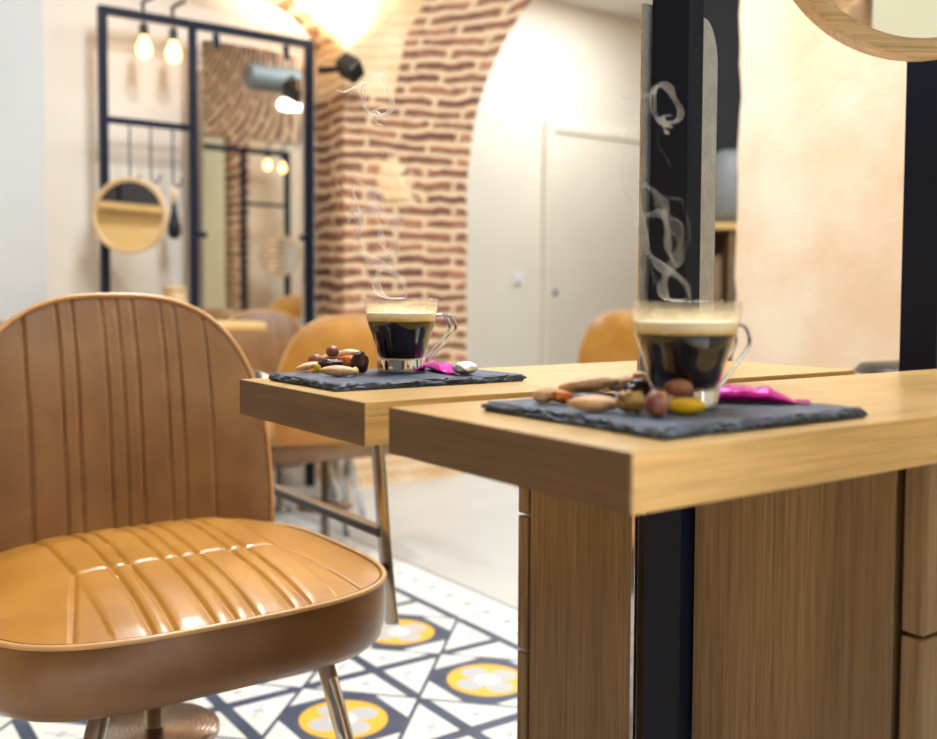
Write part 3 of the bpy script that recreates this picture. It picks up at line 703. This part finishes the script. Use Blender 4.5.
# near wrapper: sealed pillow with crimped tail
def wrapper(px0, px1, py, thick, label, seed, tail=True):
    a = atZ(px0, py[0], SZ); b = atZ(px1, py[1], SZ); t = thing('wrapped_sweet', label, 'sweet', (a.x, a.y, SZ+.0004))
    d = b-a; L = d.length; yaw = math.atan2(d.y, d.x); t.rotation_euler = (0, 0, yaw)
    bm = bmesh.new(); m = 22; q = 14; rings = []
    for i in range(m+1):
        s = i/m; h = thick*min(1, (s*7+.15) if not tail else 1, (1-s)*2.6+.10); w = thick*1.35*min(1, (1-s)*2.2+.45)
        ring = []
        for k in range(q):
            a_ = 2*PI*k/q
            w_ = w*(1+.07*noise.noise(Vector((s*6, math.cos(a_)*2, seed)))); h_ = h*(1+.18*noise.noise(Vector((s*7, math.sin(a_)*2, seed+3))))
            ring.append(bm.verts.new((s*L*.86, w_*math.cos(a_), max(h_*.5*(1+math.sin(a_)), 0))))
        rings.append(ring)
    for x, y in zip(rings, rings[1:]):
        for k in range(q): bm.faces.new((x[k], x[(k+1) % q], y[(k+1) % q], y[k]))
    bm.faces.new(rings[0]); bm.faces.new(rings[-1][::-1])
    obj('foil_body', bm, pink, t, False)
    cr2 = bmesh.new(); n_ = 9; w = thick*.7
    vs = [[cr2.verts.new((L*(.85+.15*i/3), -w+2*w*k/n_, thick*.12+.0006*(k % 2))) for k in range(n_+1)] for i in range(4)]
    for i in range(3):
        for k in range(n_): cr2.faces.new((vs[i][k], vs[i+1][k], vs[i+1][k+1], vs[i][k+1]))
    r = bmesh.ops.solidify(cr2, geom=cr2.faces[:], thickness=.0004)
    obj('crimped_end', cr2, pink, t)
    return t
wrapper(716, 810, (401, 404), .0115, 'long magenta foil wrapped sweet lying right of the nearest cup', 3)
w2 = wrapper(433, 455, (369, 375), .0085, 'small magenta wrapped sweet right of the farther cup', 5)
b_ = atZ(465, 375, SZ); bm = bmesh.new(); bmesh.ops.create_icosphere(bm, subdivisions=3, radius=1)
for v in bm.verts:
    v.co *= 1+.10*noise.noise(v.co*3.1)
    v.co = Vector((v.co.x*.0135, v.co.y*.012, v.co.z*.0066+.0066))
zm = min(v.co.z for v in bm.verts)
o = obj('foil_ball', bm, foil('silver_foil', rgb(238, 240, 245), .8, .35)); o.location = (b_.x, b_.y, SZ-zm+.0003); tag(o, 'crumpled silver foil sweet on the farther tray beside the magenta one', 'sweet')
# ------------------------------------------------------------------ salon chair
def supell(a, b, nn, m):
    out = []
    for k in range(m):
        t_ = 2*PI*k/m; c_, s_ = math.cos(t_), math.sin(t_)
        out.append((math.copysign(abs(c_)**(2/nn), c_)*a, math.copysign(abs(s_)**(2/nn), s_)*b))
    return out
SEAMS = [0, .0235, -.0235, .067, -.067, .0895, -.0895]
def groove(d, w=.0024): return math.exp(-(d/w)**2)
def segd(px, py, ax, ay, bx, by):
    vx, vy = bx-ax, by-ay; t_ = max(0, min(1, ((px-ax)*vx+(py-ay)*vy)/(vx*vx+vy*vy)))
    return math.hypot(px-ax-vx*t_, py-ay-vy*t_)
SA, SB, SN = .262, .248, 3.6
def chair(label, loc_, rz):
    c = thing('salon_chair', label, 'chair', loc_, rz, 'tan leather salon chairs')
    # seat cushion top: local y<0 is the front edge
    t = bmesh.new(); m = 210; V = {}
    for i in range(m+1):
        for j in range(m+1):
            u = -1+2*i/m; v = -1+2*j/m
            mx = max(abs(u), abs(v))
            if mx > 1e-6:
                s = mx/((abs(u)**SN+abs(v)**SN)**(1/SN)) if True else 1
            else: s = 1
            x, y = u*s*SA, v*s*SB
            if y < 0: y *= 1-.03*(abs(x)/SA)**2
            rho = (abs(u*s)**SN+abs(v*s)**SN)**(1/SN); rho = min(rho, 1)
            z = .455+(.040+.012*(y/SB))*(1-rho**2.7)-.004*math.exp(-(x/.16)**2-((y+.02)/.12)**2)
            g = 0; yc = -.045
            if abs(x) < .137:
                flare = 1+.0*(y-yc)
                for q in SEAMS:
                    xx = q*(1+ (max(0, yc-y))*0.35)
                    g = max(g, groove(x-xx))
                g = max(g, .9*groove(y-yc, .003))
            for sx in (-1, 1):
                g = max(g, .9*groove(segd(x, y, sx*.134, yc, sx*.185, -.25)), .9*groove(segd(x, y, sx*.134, yc, sx*.140, .26)), .5*groove(segd(x, y, sx*.134, yc, sx*.25, -.10)) if False else 0)
            # pillow between seams
            if abs(x) < .137:
                nd = min(abs(x-q*(1+(max(0, yc-y))*0.35)) for q in SEAMS+[.137, -.137]); z += .002*min(1, nd/.012)*(1 if rho < .9 else (1-rho)*10)
            z -= .0042*g*(1 if rho < .97 else .5)
            V[i, j] = t.verts.new((x, y, z))
    for i in range(m):
        for j in range(m): t.faces.new((V[i, j], V[i+1, j], V[i+1, j+1], V[i, j+1]))
    top = obj('seat', t, M['leather'], c, True)
    # side band
    n_ = 160; t = bmesh.new(); ol = supell(SA, SB, SN, n_); ol = [(x, y*(1-.03*(abs(x)/SA)**2) if y < 0 else y) for x, y in ol]
    rings = []
    for s, z in ((.985, .4585), (1.0, .452), (1.012, .43), (1.008, .40), (.99, .378), (.95, .366), (.80, .362), (.0, .362)):
        if s == 0: rings.append([t.verts.new((0, 0, z))]); continue
        rings.append([t.verts.new((x*s, y*s, z+(.006*math.cos(x*6) if z < .42 else 0))) for x, y in ol])
    for a, b in zip(rings, rings[1:]):
        for k in range(n_):
            k2 = (k+1) % n_
            if len(b) == 1: t.faces.new((a[k], a[k2], b[0]))
            else: t.faces.new((a[k], a[k2], b[k2], b[k]))
    obj('seat_side', t, M['leather_shaded'], top, True)
    t = bmesh.new(); tube(t, [Vector((x*1.003, y*1.003, .456)) for x, y in ol], .0036, 8, closed=True)
    obj('seat_piping', t, M['piping'], top, True)
    # backrest
    def rec(z): return .215+.10*(z-.49)+.05*max(0, z-.6)**2
    bw, bh, bz, bn = .240, .345, .49, 2.75
    t = bmesh.new(); V = {}; m = 190
    def bp(u, v):
        # u,v in -1..1 ; v<-0 lower straight part
        mx = max(abs(u), abs(v) if v > 0 else 0)
        if v >= 0:
            s = mx/((abs(u)**bn+abs(v)**bn)**(1/bn)) if mx > 1e-6 else 1
            return u*s*bw, bz+v*s*bh, (abs(u*s)**bn+abs(v*s)**bn)**(1/bn)
        return u*bw*(1-.02*abs(v)), bz+v*.10, abs(u)
    for i in range(m+1):
        for j in range(m+1):
            u = -1+2*i/m; v = -.6+1.6*j/m
            x, z, rho = bp(u, v); rho = min(rho, 1)
            f = .030*(1-rho**4)
            y = rec(z)-f+.010*(x/bw)**2*-1
            g = 0
            for q in SEAMS+[.137, -.137]:
                g = max(g, groove(x-q*(1+.0*z)))
            y += .0040*g*(1 if rho < .985 else .6)
            V[i, j] = t.verts.new((x, y, z))
    for i in range(m):
        for j in range(m): t.faces.new((V[i, j], V[i, j+1], V[i+1, j+1], V[i+1, j]))
    bk_ = obj('backrest', t, M['leather_shaded'], c, True)
    t = bmesh.new(); V = {}; m2 = 40
    for i in range(m2+1):
        for j in range(m2+1):
            u = -1+2*i/m2; v = -.6+1.6*j/m2
            x, z, rho = bp(u, v); rho = min(rho, 1)
            y = rec(z)-.010*(x/bw)**2+.045*(1-rho**5)+.0005
            V[i, j] = t.verts.new((x*1.006, y, z+.001))
    for i in range(m2):
        for j in range(m2): t.faces.new((V[i, j], V[i+1, j], V[i+1, j+1], V[i, j+1]))
    obj('back_shell', t, M['leather'], bk_, True)
    edge = []
    for k in range(61):
        a = PI*k/60; cx_, sx_ = math.cos(a), math.sin(a)
        x = math.copysign(abs(cx_)**(2/bn), cx_)*bw; z = bz+abs(sx_)**(2/bn)*bh
        edge.append(Vector((x*1.004, rec(z)-.010*(x/bw)**2, z)))
    edge = [Vector((bw*.99, rec(.44)-.01, .44))]+edge+[Vector((-bw*.99, rec(.44)-.01, .44))]
    t = bmesh.new(); tube(t, edge, .0042, 8); obj('back_piping', t, M['piping'], bk_, True)
    # arms: flat chrome loops with a slim dark side rail
    for s in (-1, 1):
        xa = s*.342
        up = bmesh.new()
        pts = [(xa, -.02, .325), (xa, -.012, .36), (xa, .005, .45), (xa, .022, .57), (xa, .04, .635), (xa, .07, .66), (xa, .12, .668), (xa, .22, .665), (xa, .30, .66), (xa*.93, .34, .655), (xa*.74, .345, .65)]
        q = spline(pts, 6); tube(up, q, 1, 16, flat=(.019, .0055), side=(0, .8, -.6))
        obj('arm', up, M['steel'], c, True)
        rl = obj('side_rail', box(bmesh.new(), (xa-.008, .012, .455), (xa+.008, .43, .468), .002), M['rail'], c)
        obj('rail_strip', box(bmesh.new(), (xa-.0085, .013, .4682), (xa+.0085, .43, .4715), .001), M['steel'], rl)
        pn = bmesh.new(); tube(pn, [(s*.22, .0, .40), (xa-s*.006, .0, .41)], .007, 12); obj('rail_pin', pn, M['blackm'], c, True)
    # four legs, column and disc
    for sx in (-1, 1):
        bmx = bmesh.new(); tube(bmx, [(sx*.135, -.185, .385), (sx*.235, -.20, .0)], .0115, 16)
        obj('leg', bmx, M['chrome'], c, True)
    bmx = lathe(bmesh.new(), [(0, 0), (.05, 0), (.05, .01), (.0135, .016), (.0135, .365), (0, .365)], 24, Matrix.Translation((.008, .10, 0))); obj('column', bmx, M['steel'], c, True)
    dd = lathe(bmesh.new(), [(.0137, .000), (.088, .000), (.093, .004), (.093, .012), (.088, .016), (.0137, .0175)], 64, close=True)
    d_ = obj('disc', dd, M['disc'], c); autosm(d_, 40); d_.location = (.008, .10, .186)
    return c
hero = chair('large tan leather salon chair with stitched channels in the left foreground', (.427, 1.318, 0), 0)
SC = .93
def put(px, py, D_, rz, label, skip=()):
    p = atD(px, py, D_); b = Vector((0, .262, 0)); b.rotate(Matrix.Rotation(rz, 3, 'Z'))
    r = dup(hero, (p.x-b.x*SC, p.y-b.y*SC, 0), rz, label, 'tan leather salon chairs', skip); r.scale = (SC, SC, SC*p.z/(.835*SC)*.995 if False else SC); return r
put(350, 315, 2.9, PI, 'smooth-backed tan salon chair seen behind the farther coffee cup')
put(259, 305, 3.88, .05, 'tan salon chair half hidden behind the blurred station table')
put(628, 320, 4.4, PI-.35, 'tan salon chair in front of the ivory passage door', ('arm', 'side_rail', 'rail_pin'))
# black stool with chrome rim beyond the end of the table
p = atD(930, 361, 1.8)
st = thing('stool', 'black round stool with chrome rim just past the right end of the tables', 'stool', (p.x, p.y, 0))
obj('seat', lathe(bmesh.new(), [(0, .675), (.12, .675), (.132, .685), (.132, .70), (.12, .714), (.06, .719), (0, .72)], 48), M['blackm'], st, True)
obj('rim', lathe(bmesh.new(), [(.133, .684), (.139, .686), (.140, .694), (.134, .7)], 48, close=True), M['chrome'], st, True)
obj('column', lathe(bmesh.new(), [(0, .02), (.02, .02), (.02, .674), (0, .674)], 24), M['chrome'], st, True)
obj('base', lathe(bmesh.new(), [(0, 0), (.17, 0), (.172, .006), (.15, .014), (.03, .0195), (0, .0195)], 48), M['chrome'], st, True)
# small metal bin under the far view
bn_ = atD(314, 480, 3.0)
bt = thing('pedal_bin', 'brushed metal bin on the floor behind the farther table', 'bin', (atZ(336, 500, 0).x, atZ(336, 500, 0).y, 0))
obj('body', lathe(bmesh.new(), [(0, 0), (.052, 0), (.056, .01), (.056, .285), (0, .285)], 40), M['steel'], bt, True)
obj('lid', lathe(bmesh.new(), [(0, .301), (.059, .301), (.059, .325), (.05, .333), (0, .336)], 40), M['blackm'], bt, True)
# ------------------------------------------------------------------ far styling station against the wall
YF = 3.90
def fp(x, y, Y=YF): return atY(x, y, Y)
xa0 = fp(99, 100).x; zt_ = fp(103, 6).z
xm = fp(189.5, 100).x; xr0 = fp(306, 100).x; pw = .03
ff = thing('mirror_frame', 'black steel frame with hanging bulbs against the cream wall', 'frame', (xa0, YF, 0))
def FP(name, a, b, m=None, par=None): return loc(obj(name, B(a, b, .002), m or M['black'], ff), ff)
FP('post', (xa0, YF-.02, 0), (xa0+pw, YF+.02, zt_)); FP('post', (xm, YF-.015, 0), (xm+.028, YF+.02, zt_-.03)); FP('post', (xr0, YF-.02, 0), (xr0+pw, YF+.02, zt_))
FP('top_bar', (xa0+pw, YF-.02, zt_-.028), (xr0, YF+.02, zt_))
zc = fp(150, 124).z
FP('cross_bar', (xa0+pw, YF-.012, zc-.012), (xm, YF+.012, zc+.012))
for x_, y_ in ((130, 180), (151, 180), (173, 184)):
    p = fp(x_, y_, YF-.015); bm = bmesh.new(); tube(bm, spline([(p.x, p.y, zc), (p.x, p.y, p.z+.03), (p.x+.005, p.y-.005, p.z), (p.x+.022, p.y-.015, p.z-.01), (p.x+.03, p.y-.02, p.z+.02)], 5), .0035, 8)
    loc(obj('tool_hook', bm, M['black'], ff, True), ff)
mx0, mx1 = fp(202, 100).x, fp(301, 100).x; mz1 = fp(215, 34).z-.03
mr = thing('tall_mirror', 'tall rectangular mirror hanging in the black steel frame by the wall', 'mirror', (mx0, YF, .74))
mh = loc(obj('mirror_glass', B((mx0, YF-.004, .74), (mx1, YF+.004, mz1), .001), M['mirror'], mr), mr)
for x_ in (fp(216, 40).x, fp(286, 48).x):
    loc(obj('hanger', B((x_-.012, YF-.008, mz1-.03), (x_+.012, YF+.012, zt_-.036), .001), M['black'], mr), mr)
for (x_, z_) in ((mx0-.035, fp(200, 235).z), (mx1-.01, fp(301, 238).z)):
    loc(obj('clip', B((x_, YF-.01, z_-.01), (x_+.05, YF+.01, z_+.012), .001), M['black'], mr), mr)
def bulb(label, p, ztop, group):
    t = thing('pendant_bulb', label, 'lamp', p, 0, group)
    g = obj('bulb', lathe(bmesh.new(), [(0, -.052), (.014, -.049), (.026, -.036), (.030, -.018), (.026, .002), (.016, .024), (.012, .036), (0, .037)], 32), M['bulb'], t, True)
    obj('socket', lathe(bmesh.new(), [(0, .038), (.015, .038), (.017, .045), (.017, .075), (.008, .085), (0, .086)], 24), M['blackm'], t, True)
    bm = bmesh.new(); tube(bm, [(0, 0, .086), (0, 0, ztop-p[2]-.0)], .002, 8); bmh = obj('cord', bm, M['blackm'], t)
    bm = bmesh.new(); tube(bm, spline([(0, 0, ztop-p[2]), (.0, .01, ztop-p[2]+.03), (.02, .0, ztop-p[2]+.045), (.045, -.01, ztop-p[2]+.06)], 4), .007, 8); obj('hook', bm, M['black'], t, True)
    return t
BG = 'glowing filament bulbs on the far frame'
for (x_, y_), lb in (((144, 45), 'left glowing filament bulb hanging from the black frame by the wall'), ((173.5, 50), 'right glowing filament bulb hanging from the black frame by the wall')):
    p = fp(x_, y_, YF-.03); bulb(lb, p, zt_+.002, BG)
    L = bpy.data.lights.new('bulb_light', 'POINT'); L.energy = .5; L.color = (1, .66, .36); L.shadow_soft_size = .03
    lo = bpy.data.objects.new('bulb_light', L); COL.objects.link(lo); lo.location = p+Vector((0, -.05, -.02))
p = fp(131, 216, YF-.12)
rf = round_mirror('small round mirror in an oak ring hanging on the far black frame', p, (-.57, -.82, 0), .143, .016, .028)
# brush hanging
p = fp(174, 188, YF-.03)
br = thing('hair_brush', 'black round hair brush with pale handle hanging from a hook on the far frame', 'brush', p)
obj('handle', lathe(bmesh.new(), [(0, 0), (.009, 0), (.011, -.03), (.008, -.06), (0, -.061)], 16), M['oak_ring'], br, True)
obj('bristle_head', lathe(bmesh.new(), [(0, -.062), (.01, -.062), (.014, -.10), (.025, -.15), (.026, -.18), (.015, -.20), (0, -.201)], 20), M['blackm'], br, True)
p = fp(175, 300, YF-.2)
wj = thing('wooden_jar', 'small pale wooden jar on the far station shelf', 'jar', (p.x, p.y, .7512))
# far station table
tx1 = atZ(268, 322, .75)
ft = thing('styling_table', 'blurred oak station table in front of the far black frame', 'table', (tx1.x-.9, 3.0, 0))
ftx = atY(268, 320, 3.02).x
loc(obj('tabletop', B((ftx-.75, 3.02, .715), (ftx, 3.28, .75), .012), M['oak_x'], ft), ft)
loc(obj('cabinet', B((ftx-.72, 3.05, .0), (ftx-.36, 3.26, .7145), .003), M['oak_z'], ft), ft)
loc(obj('wall_shelf', B((ftx-.72, 3.29, .715), (ftx-.1, YF-.04, .75), .004), M['oak_x'], ft), ft)
obj('jar_body', lathe(bmesh.new(), [(0, 0), (.04, 0), (.042, .01), (.042, .09), (.038, .10), (0, .10)], 32), M['oak_ring'], wj, True)
obj('jar_lid', lathe(bmesh.new(), [(0, .101), (.043, .101), (.043, .115), (0, .12)], 32), M['oak_ring'], wj, True)
# spotlight on the pier
sp_ = atY(350, 68, YP-.12)
sl = thing('wall_spotlight', 'black boxy spotlight washing light up the brick pier', 'spotlight', sp_, .6)
bm = B((-.045, -.045, -.035), (.045, .045, .035), .006); bm2 = bmesh.new(); me_ = None
h = obj('housing', bm, M['blackm'], sl); h.rotation_euler = (.6, .5, .2)
obj('bracket', B((-.012, .03, -.012), (.012, .145, .012), .002), M['blackm'], sl)
# ------------------------------------------------------------------ reflected part of the room: another station, duct, lamp
YM = 2*YF-.004
def refl(x, y, Yv): p = atY(x, y, Yv); return Vector((p.x, YM-p.y, p.z))
# (virtual Y -> real Y = YM - Yv)
Yv = 7.3
q1 = refl(289, 150, Yv); q0 = refl(196, 134, Yv); q2 = refl(243, 141, Yv)
fs = thing('mirror_frame', 'black steel frame seen only as a reflection in the tall mirror', 'frame', (q0.x, q0.y, 0))
ys = q1.y; zs = refl(289, 152, Yv).z+.0
def FQ(name, a, b): return loc(obj(name, B(a, b, .002), M['black'], fs), fs)
FQ('post', (q1.x-.04, ys-.02, 0), (q1.x, ys+.02, zs)); FQ('post', (q2.x-.02, ys-.02, 0), (q2.x+.015, ys+.02, zs)); FQ('post', (q0.x-.25, ys-.02, 0), (q0.x-.21, ys+.02, zs)); FQ('top_bar', (q0.x-.21, ys-.02, zs-.04), (q1.x-.04, ys+.02, zs))
zz = refl(265, 205, Yv).z; FQ('cross_bar', (q2.x+.015, ys-.012, zz-.012), (q1.x-.04, ys+.012, zz+.012))
for (x_, y_), lb in (((266, 164), 'left bulb glowing in the tall mirror reflection'), ((281, 167), 'right bulb glowing in the tall mirror reflection')):
    p = refl(x_, y_, Yv); p.y += .03; bulb(lb, p, zs+.002, 'bulbs seen in the mirror')
p = refl(277, 256, Yv); p.y += .06
round_mirror('small round wooden mirror seen reflected in the tall mirror', p, (-.3, .95, 0), .16, .02, .028)
ch = dup(hero, (q1.x-.35, ys+.6, 0), 0, 'tan salon chair facing the reflected black frame', 'tan leather salon chairs')
# brick wall with a high opening behind the reflected station
bmx = brick('brick_reflected', 'pillar', (q2.x-1.9, .9, 99, 99, 1))
t = bmesh.new(); zo = refl(240, 138, Yv+.35).z
box(t, (q2.x+.02, ys-.45, 0), (q2.x+.17, ys-.30, zo)); box(t, (q2.x-2.0, ys-.45, zo), (q2.x+.75, ys-.30, ZC-.003))
struct('wall_brick_rear', t, bmx)
struct('wall_cream_rear', B((q2.x-2.2, ys-1.1, 0), (q2.x+.4, ys-1.0, ZC)), plaster('pale_green_cream', rgb(226, 226, 200), rgb(232, 232, 208), 2, .03))
struct('wall_peach_rear', B((q2.x+.1701, ys-.42, 0), (XR-.01, ys-.32, zo-.001)), M['sandy'])
p = refl(274, 80, 6.3)
du = thing('ventilation_duct', 'grey metal ventilation duct seen reflected in the tall mirror', 'duct', p)
dl = Vector((1, .12, 0)).normalized()
bm = lathe(bmesh.new(), [(0, -.19), (.085, -.19), (.085, .19), (0, .19)], 40, Matrix.Rotation(PI/2, 4, 'Y')); autosm(obj('pipe', bm, plain('galvanised_grey', rgb(118, 128, 130), .5), du), 40)
bm = bmesh.new(); tube(bm, [(0, 0, .08), (0, 0, ZC-p.z)], .006, 8); obj('hanger_rod', bm, M['blackm'], du)
p = refl(291, 105, 6.8)
cl = thing('ceiling_lamp', 'round glowing lamp seen reflected in the tall mirror', 'lamp', p)
obj('diffuser', lathe(bmesh.new(), [(0, -.03), (.09, -.03), (.10, 0), (.09, .03), (0, .03)], 40), M['lampw'], cl, True)
bm = bmesh.new(); tube(bm, [(0, 0, .03), (0, 0, ZC-p.z)], .004, 8); obj('rod', bm, M['blackm'], cl)
# ------------------------------------------------------------------ light
def area(name, loc_, size, energy, color, rot=(0, 0, 0), sy=None, spread=None):
    L = bpy.data.lights.new(name, 'AREA'); L.energy = energy; L.color = color; L.size = size
    if sy: L.shape = 'RECTANGLE'; L.size_y = sy
    if spread: L.spread = spread
    o = bpy.data.objects.new(name, L); COL.objects.link(o); o.location = loc_; o.rotation_euler = rot; return o
for i, w in enumerate(wins):
    area('window_daylight', ((w[0]+w[1])/2, YR+.02, (WZ0+WZ1)/2), w[1]-w[0], 260, (.93, .96, 1), (PI/2, 0, 0), WZ1-WZ0)
def ceil(x, y, e, s=.6, col=(.9, .955, 1), z=ZC-.02): return area('unseen_ceiling_light', (x, y, z), s, e, col)  # unseen area lights added under the ceiling, no fittings modelled
ceil(1.15, 1.35, 66, .8); area('added_table_fill', (1.75, -1.35, 2.5), .35, 150, (.98, .98, 1), (Vector((.7, .5, .72))-Vector((1.75, -1.35, 2.5))).to_track_quat('-Z', 'Y').to_euler(), None, 1.2); ceil(1.2, 2.45, 24, .12, (.97, .97, .97)); ceil(3.3, 2.3, 45, .8); ceil(4.4, 4.5, 48, .9, (.93, .97, 1)); ceil(4.0, .2, 30, .9)  # the aimed area lamp is added to brighten the near table front
L = bpy.data.lights.new('pier_spot', 'SPOT'); L.energy = 75; L.color = (1, .84, .6); L.spot_size = 2.0; L.spot_blend = .9; L.shadow_soft_size = .03
lo = bpy.data.objects.new('pier_spot', L); COL.objects.link(lo); lo.location = sp_+Vector((-.02, -.02, .07))
lo.rotation_euler = Vector((-.1, .42, 1)).to_track_quat('-Z', 'Y').to_euler()
w = bpy.data.worlds.new('world'); S.world = w; w.use_nodes = True
w.node_tree.nodes['Background'].inputs[0].default_value = (.95, .97, 1, 1); w.node_tree.nodes['Background'].inputs[1].default_value = 1.0
# ------------------------------------------------------------------ things behind the camera, met only in the mirrors
struct('wall_rear_brick', B((-.6, YR+.002, 0), (1.15, YR+.12, ZC-.004)), bmx)
rp = thing('steel_column', 'dark blue steel column seen in the large round mirror', 'column', (.3, YR+.2, 0))
obj('shaft', B((-.06, 0, .012), (.06, .1, ZC-.006), .004), M['black'], rp); obj('foot_plate', B((-.1, -.05, 0), (.1, .15, .0115), .002), M['black'], rp)
bs = thing('display_cabinet', 'oak and black display cabinet reflected in the small round mirror', 'cabinet', (XL+.01, 1.0, 0))
obj('base_unit', B((0, 0, .0), (.5, 2.6, 1.34), .004), M['oak_y'], bs); obj('carcass', B((0, 0, 1.3805), (.3, 2.6, 2.5), .004), M['black'], bs)
obj('worktop', B((0, -.02, 1.3405), (.6, 2.62, 1.38), .004), M['oak_x'], bs)
for k in range(4): obj('door', B((.3005, .02+k*.645, 1.40), (.32, .64+k*.645, 2.45), .003), M['blackm'], bs)
